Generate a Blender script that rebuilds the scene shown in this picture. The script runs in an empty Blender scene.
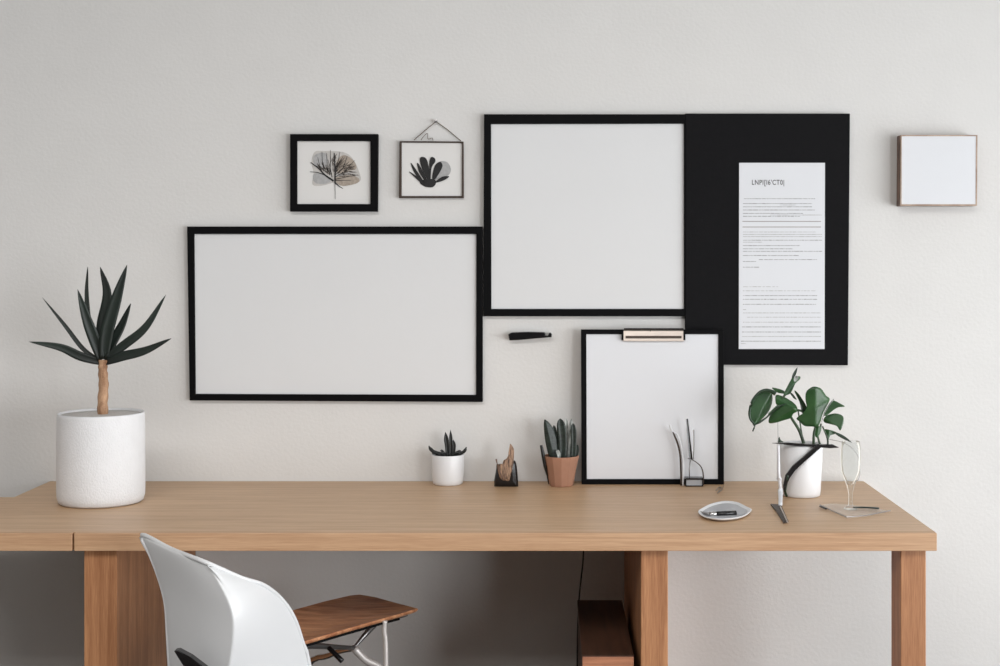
import bpy, bmesh, math, random
from mathutils import Vector, Matrix
random.seed(7)
COL = bpy.context.scene.collection
F, CX, CY, D0, CZ = 1395.0, 549.0, 258.0, 3.44, 1.30    # focal length in px, optical axis in the frame, camera distance and height
DESK = 0.75

def P(px, py, y=0.0):
    """a point of the place at depth y (0 = back wall, negative = towards the camera)"""
    d = D0 + y
    return Vector(((px - CX) / F * d, y, CZ - (py - CY) / F * d))
def on_desk(px, py, z=DESK):
    d = F * (CZ - z) / (py - CY)
    return Vector(((px - CX) / F * d, d - D0, z))

# ------------------------------------------------------------------ materials
def new_mat(name):
    m = bpy.data.materials.new(name); m.use_nodes = True
    nt = m.node_tree; b = nt.nodes['Principled BSDF']
    return m, nt, b
def lin(c):
    return tuple(((v / 255) / 12.92 if v / 255 <= .04045 else ((v / 255 + .055) / 1.055) ** 2.4) for v in c) + (1,)
def plain(name, rgb, rough=.5, metal=0, noise=.06, nscale=40, bump=0, bscale=200, coat=0, stretch=(1, 1, 1), spec=.5):
    m, nt, b = new_mat(name)
    tc = nt.nodes.new('ShaderNodeTexCoord'); mp = nt.nodes.new('ShaderNodeMapping'); mp.inputs['Scale'].default_value = stretch
    nt.links.new(tc.outputs['Object'], mp.inputs['Vector'])
    n = nt.nodes.new('ShaderNodeTexNoise'); n.inputs['Scale'].default_value = nscale; n.inputs['Detail'].default_value = 5
    nt.links.new(mp.outputs['Vector'], n.inputs['Vector'])
    r = nt.nodes.new('ShaderNodeValToRGB'); c = lin(rgb)
    r.color_ramp.elements[0].position = .3; r.color_ramp.elements[1].position = .7
    r.color_ramp.elements[0].color = tuple(v * (1 - noise) for v in c[:3]) + (1,)
    r.color_ramp.elements[1].color = tuple(min(1, v * (1 + noise)) for v in c[:3]) + (1,)
    nt.links.new(n.outputs['Fac'], r.inputs['Fac']); nt.links.new(r.outputs['Color'], b.inputs['Base Color'])
    b.inputs['Roughness'].default_value = rough; b.inputs['Metallic'].default_value = metal
    b.inputs['Specular IOR Level'].default_value = spec
    if coat: b.inputs['Coat Weight'].default_value = coat
    if bump:
        n2 = nt.nodes.new('ShaderNodeTexNoise'); n2.inputs['Scale'].default_value = bscale; n2.inputs['Detail'].default_value = 4
        nt.links.new(mp.outputs['Vector'], n2.inputs['Vector'])
        bp = nt.nodes.new('ShaderNodeBump'); bp.inputs['Strength'].default_value = bump; bp.inputs['Distance'].default_value = .004
        nt.links.new(n2.outputs['Fac'], bp.inputs['Height']); nt.links.new(bp.outputs['Normal'], b.inputs['Normal'])
    return m
def two_tone(name, c0, c1, scale=6, stretch=(1, 1, 1), rough=.5, bump=.15, p0=.38, p1=.62, fine=160, fine_amt=.25, spec=.5, coat=0):
    """streaky two colour surface: wood grain, leaf variegation"""
    m, nt, b = new_mat(name); L = nt.links.new
    tc = nt.nodes.new('ShaderNodeTexCoord'); mp = nt.nodes.new('ShaderNodeMapping'); mp.inputs['Scale'].default_value = stretch
    L(tc.outputs['Object'], mp.inputs['Vector'])
    n = nt.nodes.new('ShaderNodeTexNoise'); n.inputs['Scale'].default_value = scale; n.inputs['Detail'].default_value = 6; n.inputs['Distortion'].default_value = .6
    L(mp.outputs['Vector'], n.inputs['Vector'])
    n2 = nt.nodes.new('ShaderNodeTexNoise'); n2.inputs['Scale'].default_value = fine; n2.inputs['Detail'].default_value = 3
    L(mp.outputs['Vector'], n2.inputs['Vector'])
    mx = nt.nodes.new('ShaderNodeMix'); mx.data_type = 'FLOAT'; mx.inputs['Factor'].default_value = fine_amt
    L(n.outputs['Fac'], mx.inputs['A']); L(n2.outputs['Fac'], mx.inputs['B'])
    r = nt.nodes.new('ShaderNodeValToRGB'); r.color_ramp.elements[0].position = p0; r.color_ramp.elements[1].position = p1
    r.color_ramp.elements[0].color = lin(c0); r.color_ramp.elements[1].color = lin(c1)
    L(mx.outputs['Result'], r.inputs['Fac']); L(r.outputs['Color'], b.inputs['Base Color'])
    b.inputs['Roughness'].default_value = rough; b.inputs['Specular IOR Level'].default_value = spec
    if coat: b.inputs['Coat Weight'].default_value = coat
    if bump:
        bp = nt.nodes.new('ShaderNodeBump'); bp.inputs['Strength'].default_value = bump; bp.inputs['Distance'].default_value = .002
        L(mx.outputs['Result'], bp.inputs['Height']); L(bp.outputs['Normal'], b.inputs['Normal'])
    return m

M = {}
M['plaster'] = plain('painted_plaster', (219, 218, 216), .85, noise=.012, nscale=9, bump=.17, bscale=120, spec=.2)
M['room_paint'] = plain('room_paint', (205, 204, 202), .9, noise=.02, nscale=6, bump=.1)
M['floorwood'] = two_tone('floor_boards', (66, 60, 55), (84, 77, 71), 5, (.6, 8, 1), .45)
M['desk_wood'] = two_tone('desk_oak', (180, 145, 110), (203, 170, 135), 7, (.5, 12, 12), .42, bump=.12, fine=60, fine_amt=.35)
M['edge_wood'] = two_tone('edge_oak', (176, 137, 104), (198, 161, 127), 8, (.5, 20, 20), .5, bump=.15, fine=50, fine_amt=.4)
M['leg_wood'] = two_tone('leg_oak', (150, 100, 66), (186, 134, 94), 7, (12, 6, .5), .5, bump=.15, fine=50, fine_amt=.4)
M['dark_wood'] = two_tone('dark_walnut', (58, 38, 28), (84, 56, 42), 6, (9, .8, 6), .5)
M['cab_front'] = two_tone('cabinet_front', (150, 96, 70), (182, 124, 92), 7, (.8, 6, 12), .5)
M['seat_wood'] = two_tone('seat_walnut', (150, 94, 64), (206, 152, 112), 5, (2, 12, 6), .38, p0=.36, p1=.64, fine=40)
M['seat_edge'] = two_tone('seat_edge', (120, 84, 60), (205, 165, 132), 5, (3, 12, 20), .45)
M['black'] = plain('black_frame', (7, 7, 9), .6, noise=.08, spec=.1)
M['black_felt'] = plain('black_board', (19, 19, 21), .85, noise=.05, nscale=120, bump=.1, spec=.15)
M['black_gloss'] = plain('black_gloss', (20, 19, 21), .22, noise=.1)
M['panel'] = plain('white_panel', (219, 220, 221), .55, noise=.006, nscale=5, bump=.06, bscale=50, spec=.3)
M['paper'] = plain('white_paper', (222, 224, 228), .75, noise=.005, nscale=10, bump=.03, spec=.2)
M['mat_board'] = plain('print_paper', (222, 221, 219), .7, noise=.008, nscale=12, spec=.2)
M['ink'] = plain('black_ink', (26, 25, 26), .7, noise=.25, nscale=160)
M['ink_soft'] = plain('dark_brown_ink', (72, 62, 54), .7, noise=.35, nscale=160)
M['wash_grey'] = plain('grey_wash', (168, 168, 168), .8, noise=.12, nscale=160)
M['wash_taupe'] = plain('taupe_wash', (164, 153, 141), .8, noise=.2, nscale=160)
M['wash_pale'] = plain('pale_wash', (192, 189, 185), .8, noise=.08, nscale=120)
M['text_grey'] = plain('printed_text', (146, 146, 148), .8, noise=.1, nscale=400)
M['text_pale'] = plain('pale_printed_text', (178, 178, 178), .8, noise=.1, nscale=400)
M['text_rule'] = plain('printed_rule', (150, 142, 138), .8, noise=.1)
M['ceramic'] = plain('white_ceramic', (228, 229, 231), .35, noise=.01, nscale=10, spec=.5)
M['textured_white'] = plain('ribbed_white_clay', (226, 227, 229), .7, noise=.02, nscale=60, bump=.35, bscale=330, stretch=(1, 1, .6), spec=.3)
M['terracotta'] = plain('terracotta', (166, 124, 102), .75, noise=.06, nscale=30, bump=.1, spec=.3)
M['soil'] = plain('dark_soil', (42, 34, 30), .95, noise=.3, nscale=120, bump=.6, bscale=300)
M['gravel'] = plain('white_gravel', (196, 193, 190), .8, noise=.12, nscale=260, bump=.5, bscale=260)
M['satin'] = plain('satin_metal', (206, 200, 196), .4, metal=.35)
M['trunk'] = two_tone('tan_bark', (128, 92, 66), (196, 158, 126), 9, (6, 6, 1.6), .8, bump=.5)
M['dark_leaf'] = two_tone('dark_green_leaf', (13, 19, 17), (30, 43, 36), 5, (1, 1, 1), .5, bump=.05, fine=30)
M['black_leaf'] = two_tone('blackish_leaf', (14, 16, 16), (28, 31, 30), 8, (1, 1, 1), .4, bump=.05)
M['snake_leaf'] = two_tone('grey_green_leaf', (20, 28, 25), (46, 58, 52), 20, (5, 5, 14), .42, bump=.05)
M['snake_pale'] = two_tone('silver_green_leaf', (70, 78, 74), (196, 200, 196), 14, (14, 14, 3), .45, bump=.05)
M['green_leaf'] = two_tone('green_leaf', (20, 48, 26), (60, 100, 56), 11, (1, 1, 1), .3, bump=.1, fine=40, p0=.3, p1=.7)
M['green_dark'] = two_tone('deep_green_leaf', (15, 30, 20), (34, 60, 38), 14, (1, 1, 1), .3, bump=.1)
M['stem'] = two_tone('green_stem', (28, 44, 28), (60, 84, 52), 20, (2, 2, 1), .45, bump=.1)
M['drift'] = two_tone('weathered_wood', (74, 56, 46), (186, 152, 126), 18, (16, 16, 3), .75, bump=.4)
M['shell'] = plain('white_plastic_shell', (211, 212, 213), .32, noise=.006, nscale=8, spec=.5)
M['chrome'] = plain('chrome', (200, 198, 196), .14, metal=1, noise=.03)
M['grey_metal'] = plain('brushed_grey_metal', (150, 148, 148), .3, metal=.9, noise=.05)
M['rose_metal'] = plain('rose_gold_metal', (214, 202, 192), .32, metal=.7, noise=.05)
M['brown_metal'] = plain('bronze_edge', (66, 54, 47), .45, metal=.4, noise=.1)
M['tan_wood'] = two_tone('tan_frame_wood', (150, 126, 108), (184, 162, 144), 10, (3, 3, 3), .5)
M['side_wood'] = two_tone('brown_side_wood', (66, 46, 38), (138, 108, 92), 20, (4, 4, 1), .5)
M['twine'] = plain('brown_twine', (92, 76, 62), .8, noise=.2)
M['rubber'] = plain('black_rubber', (16, 16, 17), .6)
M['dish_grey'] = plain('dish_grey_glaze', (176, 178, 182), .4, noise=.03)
M['acrylic'] = plain('frosted_white_plastic', (224, 226, 230), .3, noise=.01)
def thin_glass(name, white=.0, tint=(.96, .97, .97), edge=1):
    m, nt, b = new_mat(name); L = nt.links.new
    tr = nt.nodes.new('ShaderNodeBsdfTransparent'); tr.inputs['Color'].default_value = tint + (1,)
    b.inputs['Base Color'].default_value = (.9, .86, .80, 1); b.inputs['Roughness'].default_value = .08
    lw = nt.nodes.new('ShaderNodeLayerWeight'); lw.inputs['Blend'].default_value = .12
    ad = nt.nodes.new('ShaderNodeMath'); ad.operation = 'ADD'; ad.use_clamp = True; ad.inputs[1].default_value = white
    ad.inputs[0].default_value = 0
    if edge: L(lw.outputs['Fresnel'], ad.inputs[0])
    mx = nt.nodes.new('ShaderNodeMixShader'); L(ad.outputs[0], mx.inputs[0]); L(tr.outputs[0], mx.inputs[1]); L(b.outputs[0], mx.inputs[2])
    L(mx.outputs[0], nt.nodes['Material Output'].inputs['Surface']); return m
def glass(name, tint=(.97, .98, .98)):
    m, nt, b = new_mat(name)
    b.inputs['Base Color'].default_value = tint + (1,); b.inputs['Transmission Weight'].default_value = 1
    b.inputs['Roughness'].default_value = .02; b.inputs['IOR'].default_value = 1.35
    return m
M['glass'] = thin_glass('clear_glass', .03)
M['frosted'] = thin_glass('frosted_plate', .22, (.99, .98, .97), 0)
M['window_glass'] = glass('window_glass')

# ------------------------------------------------------------------ object helpers
ORIG = {}
def tag(o, label=None, cat=None, group=None, kind=None):
    if label: o['label'] = label
    if cat: o['category'] = cat
    if group: o['group'] = group
    if kind: o['kind'] = kind
    return o
def thing(name, loc, label, cat, group=None):
    o = bpy.data.objects.new(name, None); COL.objects.link(o); o.location = loc; o.empty_display_size = .05
    ORIG[o] = Vector(loc); return tag(o, label, cat, group)
def obj(name, bm, mat, parent=None, smooth=False, subsurf=0, solid=0, offset=0, bevel=0, label=None):
    bmesh.ops.recalc_face_normals(bm, faces=bm.faces[:])
    if parent is not None: org = ORIG[parent]
    else:
        xs = [v.co for v in bm.verts]
        org = Vector(((min(c.x for c in xs) + max(c.x for c in xs)) / 2, (min(c.y for c in xs) + max(c.y for c in xs)) / 2, min(c.z for c in xs)))
    bmesh.ops.translate(bm, vec=-org, verts=bm.verts[:])
    me = bpy.data.meshes.new(name); bm.to_mesh(me); bm.free()
    me.materials.append(mat)
    if smooth:
        for p in me.polygons: p.use_smooth = True
    o = bpy.data.objects.new(name, me); COL.objects.link(o)
    if parent is not None: o.parent = parent
    else: o.location = org
    ORIG[o] = org
    if solid:
        s = o.modifiers.new('solid', 'SOLIDIFY'); s.thickness = solid; s.offset = offset
    if bevel:
        b = o.modifiers.new('bevel', 'BEVEL'); b.width = bevel; b.segments = 2; b.limit_method = 'ANGLE'
    if subsurf:
        s = o.modifiers.new('sub', 'SUBSURF'); s.levels = subsurf; s.render_levels = subsurf
    if label: o['label'] = label
    return o
def single(name, bm, mat, label, cat, group=None, **k):
    return tag(obj(name, bm, mat, **k), label, cat, group)

def B(): return bmesh.new()
def box(bm, x0, x1, y0, y1, z0, z1):
    vs = [bm.verts.new(c) for c in ((x0,y0,z0),(x1,y0,z0),(x1,y1,z0),(x0,y1,z0),(x0,y0,z1),(x1,y0,z1),(x1,y1,z1),(x0,y1,z1))]
    for f in ((0,1,2,3),(4,5,6,7),(0,1,5,4),(1,2,6,5),(2,3,7,6),(3,0,4,7)): bm.faces.new([vs[i] for i in f])
    return bm
def prism(bm, pts, vec):
    """solid between the polygon pts (3D, any plane) and the same moved by vec"""
    a = [bm.verts.new(p) for p in pts]; b = [bm.verts.new(Vector(p) + Vector(vec)) for p in pts]
    bm.faces.new(a); bm.faces.new(b[::-1]); n = len(a)
    for i in range(n): bm.faces.new([a[i], a[(i + 1) % n], b[(i + 1) % n], b[i]])
    return bm
def ring(bm, outer, inner, vec):
    """frame: four mitred bars between two quads"""
    vec = Vector(vec); O = [bm.verts.new(p) for p in outer]; I = [bm.verts.new(p) for p in inner]
    O2 = [bm.verts.new(Vector(p) + vec) for p in outer]; I2 = [bm.verts.new(Vector(p) + vec) for p in inner]
    n = len(O)
    for i in range(n):
        j = (i + 1) % n
        bm.faces.new([O[i], O[j], I[j], I[i]]); bm.faces.new([O2[i], O2[j], I2[j], I2[i]])
        bm.faces.new([O[i], O[j], O2[j], O2[i]]); bm.faces.new([I[i], I[j], I2[j], I2[i]])
    return bm
def lathe(bm, c, prof, seg=48, sx=1, sy=1):
    rows = []
    for r, z in prof:
        if r < 1e-6: rows.append([bm.verts.new((c[0], c[1], c[2] + z))]); continue
        rows.append([bm.verts.new((c[0] + r * sx * math.cos(2 * math.pi * i / seg), c[1] + r * sy * math.sin(2 * math.pi * i / seg), c[2] + z)) for i in range(seg)])
    for a, b in zip(rows, rows[1:]):
        for i in range(seg):
            j = (i + 1) % seg
            if len(a) == 1 and len(b) == 1: continue
            if len(a) == 1: bm.faces.new([a[0], b[i], b[j]])
            elif len(b) == 1: bm.faces.new([a[i], a[j], b[0]])
            else: bm.faces.new([a[i], a[j], b[j], b[i]])
    return bm
def smooth_path(pts, n=6, closed=False):
    pts = [Vector(p) for p in pts]; out = []; m = len(pts)
    for i in range(m if closed else m - 1):
        if closed: p0, p1, p2, p3 = pts[i - 1], pts[i], pts[(i + 1) % m], pts[(i + 2) % m]
        else:
            p1, p2 = pts[i], pts[i + 1]; p0 = pts[i - 1] if i else p1 * 2 - p2; p3 = pts[i + 2] if i + 2 < m else p2 * 2 - p1
        for k in range(n):
            t = k / n
            out.append(.5 * ((2 * p1) + (p2 - p0) * t + (2 * p0 - 5 * p1 + 4 * p2 - p3) * t * t + (3 * p1 - p0 - 3 * p2 + p3) * t ** 3))
    if not closed: out.append(pts[-1])
    return out
def tube(bm, pts, r, seg=10, flat=1.0, up=(0, 0, 1)):
    """r is a number or a function of 0..1; flat squeezes the section"""
    n = len(pts); rows = []
    for i, p in enumerate(pts):
        t = (pts[min(i + 1, n - 1)] - pts[max(i - 1, 0)]).normalized()
        u = Vector(up)
        if abs(t.dot(u)) > .95: u = Vector((1, 0, 0))
        a = t.cross(u).normalized(); b = t.cross(a).normalized()
        rr = r(i / (n - 1)) if callable(r) else r
        rows.append([bm.verts.new(p + a * rr * math.cos(2 * math.pi * k / seg) + b * rr * flat * math.sin(2 * math.pi * k / seg)) for k in range(seg)])
    for a, b in zip(rows, rows[1:]):
        for k in range(seg): bm.faces.new([a[k], a[(k + 1) % seg], b[(k + 1) % seg], b[k]])
    bm.faces.new(rows[0]); bm.faces.new(rows[-1][::-1])
    return bm
def blade(bm, pts, w, normal=(0, -1, 0), fold=.25, thick=.0012, prof=None, n=7):
    """a strap leaf along pts: widest in the middle, V folded along its rib"""
    path = smooth_path(pts, n); m = len(path); rows = []
    prof = prof or (lambda t: (math.sin(math.pi * min(1, .18 + t * .82)) ** .75 if t < 1 else 0))
    for i, p in enumerate(path):
        t = (path[min(i + 1, m - 1)] - path[max(i - 1, 0)]).normalized()
        nn = Vector(normal); nn = (nn - t * nn.dot(t)).normalized(); s = t.cross(nn).normalized()
        h = max(w / 2 * prof(i / (m - 1)), .0002)
        f = []
        for k in (-1, -.5, 0, .5, 1): f.append(p + s * h * k + nn * abs(k) * h * fold + nn * thick)
        for k in (1, .5, 0, -.5, -1): f.append(p + s * h * k * .97 + nn * abs(k) * h * fold - nn * thick)
        rows.append([bm.verts.new(c) for c in f])
    for a, b in zip(rows, rows[1:]):
        for k in range(10): bm.faces.new([a[k], a[(k + 1) % 10], b[(k + 1) % 10], b[k]])
    bm.faces.new(rows[0]); bm.faces.new(rows[-1][::-1])
    return bm
def leaf_outline(bm, pix, y, rib, fold=.5, tilt=(0, 0), curl=0.0, thick=.0015):
    """broad leaf: closed outline in the photo's frame at depth y, ribbed fold, tilted and cupped"""
    out = smooth_path([Vector((a, b, 0)) for a, b in pix], 4, True)
    c = sum(out, Vector()) / len(out); r0, r1 = Vector(rib[0] + (0,)), Vector(rib[1] + (0,)); rd = (r1 - r0).normalized()
    K = 6; layers = []
    size = max((o - c).length for o in out)
    for side in (0, 1):
        rows = []
        for k in range(K + 1):
            s = 1 - k / K
            row = []
            for o in (out if k < K else [c]):
                q = c + (o - c) * s
                dist = abs((q - r0).cross(rd).z) / 440.0
                rel = q - c
                yy = y - fold * dist + (tilt[0] * rel.x + tilt[1] * rel.y) / 440.0 + curl * (rel.length / size) ** 2 * size / 440.0
                row.append(bm.verts.new(P(q.x, q.y, yy + side * thick)))
            rows.append(row)
        for a, b in zip(rows, rows[1:]):
            n = len(a)
            for i in range(n):
                j = (i + 1) % n
                bm.faces.new([a[i], a[j], b[0]] if len(b) == 1 else [a[i], a[j], b[j], b[i]])
        layers.append(rows)
    a, b = layers[0][0], layers[1][0]; n = len(a)
    for i in range(n): bm.faces.new([a[i], a[(i + 1) % n], b[(i + 1) % n], b[i]])
    return bm
def quad(x0, y0, x1, y1, y): return [P(x0, y0, y), P(x1, y0, y), P(x1, y1, y), P(x0, y1, y)]

# ------------------------------------------------------------------ the room
XR, XL, YF, ZC = 2.7, -4.6, -6.2, 2.75
def struct(name, bm, m): o = obj(name, bm, m); o['kind'] = 'structure'; return o
struct('wall_back', box(B(), XL, XR + .15, 0, .15, 0, ZC), M['plaster'])
struct('floor', box(B(), XL - .15, XR + .15, YF, .15, -.1, 0), M['floorwood'])
struct('ceiling', box(B(), XL - .15, XR + .15, YF, .15, ZC, ZC + .1), M['room_paint'])
struct('wall_left', box(B(), XL - .15, XL, YF, 0, 0, ZC), M['room_paint'])
WZ0, WZ1 = .10, 1.85
WINS = ((-3.2, -.35), (-6.0, -3.6))  # second opening is added, to brighten the wall below the desk
b = B()
for y0, y1 in ((-.35, 0), (-3.6, -3.2), (YF, -6.0)): box(b, XR, XR + .15, y0, y1, WZ0, WZ1)
box(b, XR, XR + .15, YF, 0, 0, WZ0); box(b, XR, XR + .15, YF, 0, WZ1, ZC)
struct('wall_right', b, M['room_paint'])
for n, (a0, a1) in enumerate(WINS):
    b = B()
    for y0, y1 in ((a0, a0 + .05), (a1 - .05, a1), ((a0 + a1) / 2 - .03, (a0 + a1) / 2 + .03)): box(b, XR + .04, XR + .10, y0, y1, WZ0, WZ1)
    for z0, z1 in ((WZ0, WZ0 + .05), (WZ1 - .05, WZ1)): box(b, XR + .04, XR + .10, a0 + .05, a1 - .05, z0, z1)
    struct('window_%d' % (n + 1), b, M['room_paint'])  # the second frame belongs to the added opening

# ------------------------------------------------------------------ desk
desk = thing('desk', (-.1, -.33, 0), 'long light oak desk with thick top standing against the wall', 'desk')
YD, TH = -.65, .036
A0 = on_desk(14, 497); A1 = on_desk(0, 497)
left_end = -1.45
pts = [(left_end, YD + .012), (.776, YD + .012), (.776, -.002), (P(50, 480, 0).x, -.002), (A0.x, A0.y), (left_end, A0.y)]
obj('desktop', prism(B(), [(x, y, DESK - TH) for x, y in pts], (0, 0, TH)), M['desk_wood'], desk, bevel=.0012)
xs = (73 - CX) / 500.0
obj('front_edge_strip', box(B(), xs + .0022, .776, YD, YD + .0125, DESK - TH, DESK - .0004), M['edge_wood'], desk, bevel=.001)
obj('front_edge_strip', box(B(), left_end, xs - .0022, YD, YD + .0125, DESK - TH, DESK - .0004), M['edge_wood'], desk, bevel=.001)
obj('leg_panel', box(B(), -.9367, -.870, -.63, -.004, 0, DESK - TH), M['leg_wood'], desk, bevel=.0015)
obj('leg_panel', box(B(), .1853, .2397, -.63, -.004, 0, DESK - TH), M['leg_wood'], desk, bevel=.0015)
obj('leg', box(B(), .709, .7595, -.63, -.55, 0, DESK - TH), M['leg_wood'], desk, bevel=.0015)

cab = thing('drawer_cabinet', (.119, -.38, 0), 'low dark-topped wooden cabinet under the desk beside the middle leg', 'cabinet')
obj('cabinet_top', box(B(), .0667, .172, -.612, -.15, .4815, .4935), M['dark_wood'], cab, bevel=.001)
obj('cabinet_body', box(B(), .068, .171, -.60, -.152, 0, .4815), M['dark_wood'], cab)
obj('drawer', box(B(), .0675, .1715, -.618, -.6125, .05, .4925), M['cab_front'], cab, bevel=.001)
b = B(); tube(b, smooth_path([P(583.5, 549, -.17), P(583, 562, -.17), P(581, 580, -.165), P(579, 601, -.155), P(577.5, 640, -.145), P(577, 700, -.13)], 6), .0019)
single('power_cable', b, M['rubber'], 'thin black cable hanging below the desk behind the low cabinet', 'cable')

# ------------------------------------------------------------------ pictures and boards on the wall
def framed(name, label, cat, outer, inner, depth, mat, pmat, group=None, panel_name='panel', back=0.0, recess=.35):
    """outer, inner: four photo corners at the front face"""
    yf = -(depth + back)
    cx = sum(p[0] for p in outer) / 4
    t = thing(name, P(cx, max(p[1] for p in outer), yf / 2), label, cat, group)
    O = [P(a, c, yf) for a, c in outer]; I = [P(a, c, yf) for a, c in inner]
    obj('frame', ring(B(), O, I, (0, depth - .001, 0)), mat, t, bevel=.0008)
    yp = yf + depth * recess
    obj(panel_name, prism(B(), [Vector((p.x, yp, p.z)) for p in I], (0, depth * (1 - recess) - .001, 0)), pmat, t)
    return t, yp

framed('framed_board', 'wide landscape black-framed white board, lowest and leftmost on the wall', 'board',
       [(187, 226.5), (482.6, 226.5), (482.6, 402), (189.5, 400.5)], [(194, 234), (476.3, 234), (476, 395), (195.3, 394)], .016, M['black'], M['panel'])
framed('framed_board', 'squarish black-framed white board joined to the black pinboard', 'board',
       [(484, 114.2), (685, 114.2), (685, 316.3), (483.2, 316.3)], [(491, 124), (684, 123.6), (684, 309), (491.3, 309)], .016, M['black'], M['panel'])
t = thing('pin_board', P(767, 365, -.008), 'tall matt black pinboard with a long printed notice on it', 'pinboard')
obj('board', prism(B(), [P(685.3, 113.5, -.014), P(850, 113.5, -.014), P(848, 365.3, -.014), P(685.3, 364.8, -.014)], (0, .014, 0)), M['black_felt'], t, bevel=.001)

# notice
YN = -.0155
t = thing('notice', P(782, 349, -.0148), 'long white printed notice sheet hanging on the black pinboard', 'notice')
obj('sheet', prism(B(), [P(739.2, 162.8, YN), P(825, 162.8, YN), P(824.6, 349, YN), P(738.8, 349, YN)], (0, .0015, 0)), M['paper'], t)
S = (D0 + YN) / F
cu = bpy.data.curves.new('heading', 'FONT'); cu.body = "LNPI[I6'CT0|"; cu.size = 7.0 * S; cu.extrude = .0001; cu.offset = .00012; cu.space_character = 1.12
cu.materials.append(M['ink'])
to = bpy.data.objects.new('heading', cu); COL.objects.link(to)
bpy.context.view_layer.update()
me = bpy.data.meshes.new_from_object(to); bpy.data.objects.remove(to); me.name = 'heading'
me.transform(Matrix.Rotation(math.pi / 2, 4, 'X') @ Matrix.Diagonal((.78, 1, 1, 1))); hd = bpy.data.objects.new('heading', me); COL.objects.link(hd)
hd.parent = t; hd.location = P(751.6, 184.7, YN - .0002) - ORIG[t]
def text_rows(name, rows, mat, h=.75):
    for y, x0, x1, dense in rows:
        b = B(); x = x0
        while x < x1:
            w = min(random.uniform(1.2, 5.5), x1 - x)
            hh = h * random.uniform(.7, 1.15)
            prism(b, quad(x, y - hh / 2, x + w, y + hh / 2, YN - .0004), (0, .0004, 0))
            x += w + random.uniform(.5, 1.1) / dense
        obj(name, b, mat, t)
R1 = [(198.7, 744, 815, 1), (203.6, 743, 812, 2.5), (206.8, 743, 812, 2), (210, 743, 815, 2), (213.4, 743, 803, 2), (216.3, 743, 800, 1), (240.2, 743, 822, 1.5), (245.6, 743, 800, 2), (248.8, 743, 793, 1.5), (251.3, 743, 822, 1.2), (255.5, 743, 799, 1), (259.6, 759, 817, .8), (261.5, 743, 756, 2), (267.2, 743, 759, 1.2),
      (295.6, 743, 817, 1.5), (299.3, 743, 817, 1.2), (304.3, 743, 816, 1.4), (326.9, 742, 821, 2), (332, 742, 821, 2), (341.2, 741, 821, 4)]
R2 = [(232, 743, 816, 1.5), (234.4, 743, 822, 3), (236.6, 743, 822, 3), (242.2, 743, 762, 2), (286.7, 743, 778, .6), (290.8, 743, 817, .8), (309.6, 743, 746, 1), (312.9, 743, 821, 1.5), (317.2, 747, 821, 1.3), (322.2, 743, 821, 1.2), (336.5, 742, 821, 3), (343.6, 741, 746, 2), (205, 780, 796, 2), (215, 770, 822, 4)]
text_rows('text_line', R1, M['text_grey'], .6)
text_rows('text_line', R2, M['text_pale'], .6)
b = B()
for y in (221.4, 227.0): prism(b, quad(742.5, y - .35, 821, y + .35, YN - .0004), (0, .0004, 0))
obj('ruled_lines', b, M['text_rule'], t)

# small leaf print
t, yp = framed('picture_frame', 'small black-framed picture of a dried leaf, hung above the wide board', 'picture',
               [(290, 134), (378, 134), (377.5, 211.5), (290, 211.5)], [(297, 141), (370.3, 141), (370.3, 204), (297, 204)], .018, M['black'], M['mat_board'], panel_name='print')
def Z(x, y): return (280 + x / 4.762, 110 + y / 4.762)
def stroke(b, pts, w0, w1, y, th=.0003):
    pp = smooth_path([Vector(Z(*p) + (0,)) for p in pts], 5); n = len(pp); L_, R_ = [], []
    for i, p in enumerate(pp):
        d = (pp[min(i + 1, n - 1)] - pp[max(i - 1, 0)]).normalized(); s = Vector((-d.y, d.x, 0)); w = (w0 + (w1 - w0) * i / (n - 1)) / 2
        L_.append(p + s * w); R_.append(p - s * w)
    for i in range(n - 1):
        prism(b, [P(q.x, q.y, y) for q in (L_[i], L_[i + 1], R_[i + 1], R_[i])], (0, th, 0))
def blob(b, pts, y, th=.0003):
    out = smooth_path([Vector(Z(*p) + (0,)) for p in pts], 4, True)
    prism(b, [P(q.x, q.y, y) for q in out], (0, th, 0))
b = B(); blob(b, [(165, 200), (210, 195), (300, 200), (345, 230), (375, 290), (380, 340), (300, 350), (262, 345), (200, 360), (155, 355), (160, 300), (150, 250)], yp - .0004)
obj('leaf_wash', b, M['wash_pale'], t)
b = B(); blob(b, [(268, 250), (300, 215), (345, 235), (365, 275), (330, 290), (275, 300)], yp - .0008); blob(b, [(268, 320), (330, 310), (375, 325), (368, 348), (300, 362), (268, 345)], yp - .0008)
obj('leaf_wash', b, M['wash_taupe'], t)
b = B(); blob(b, [(165, 215), (215, 205), (225, 260), (195, 280), (160, 250)], yp - .0008); blob(b, [(160, 305), (200, 305), (240, 335), (215, 352), (165, 345)], yp - .0008)
obj('leaf_wash', b, M['wash_grey'], t)
b = B()
stroke(b, [(263, 425), (262, 360), (262, 280), (258, 205)], .35, .9, yp - .0014)
stroke(b, [(262, 350), (262, 280), (259, 215)], 1.5, .8, yp - .0018)
stroke(b, [(255, 338), (215, 310), (180, 275), (146, 250)], 1.9, .8, yp - .0014)
stroke(b, [(215, 310), (180, 298), (142, 294)], 1.0, .5, yp - .0014)
stroke(b, [(262, 345), (280, 362), (300, 374)], 1.3, .5, yp - .0014)
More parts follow.
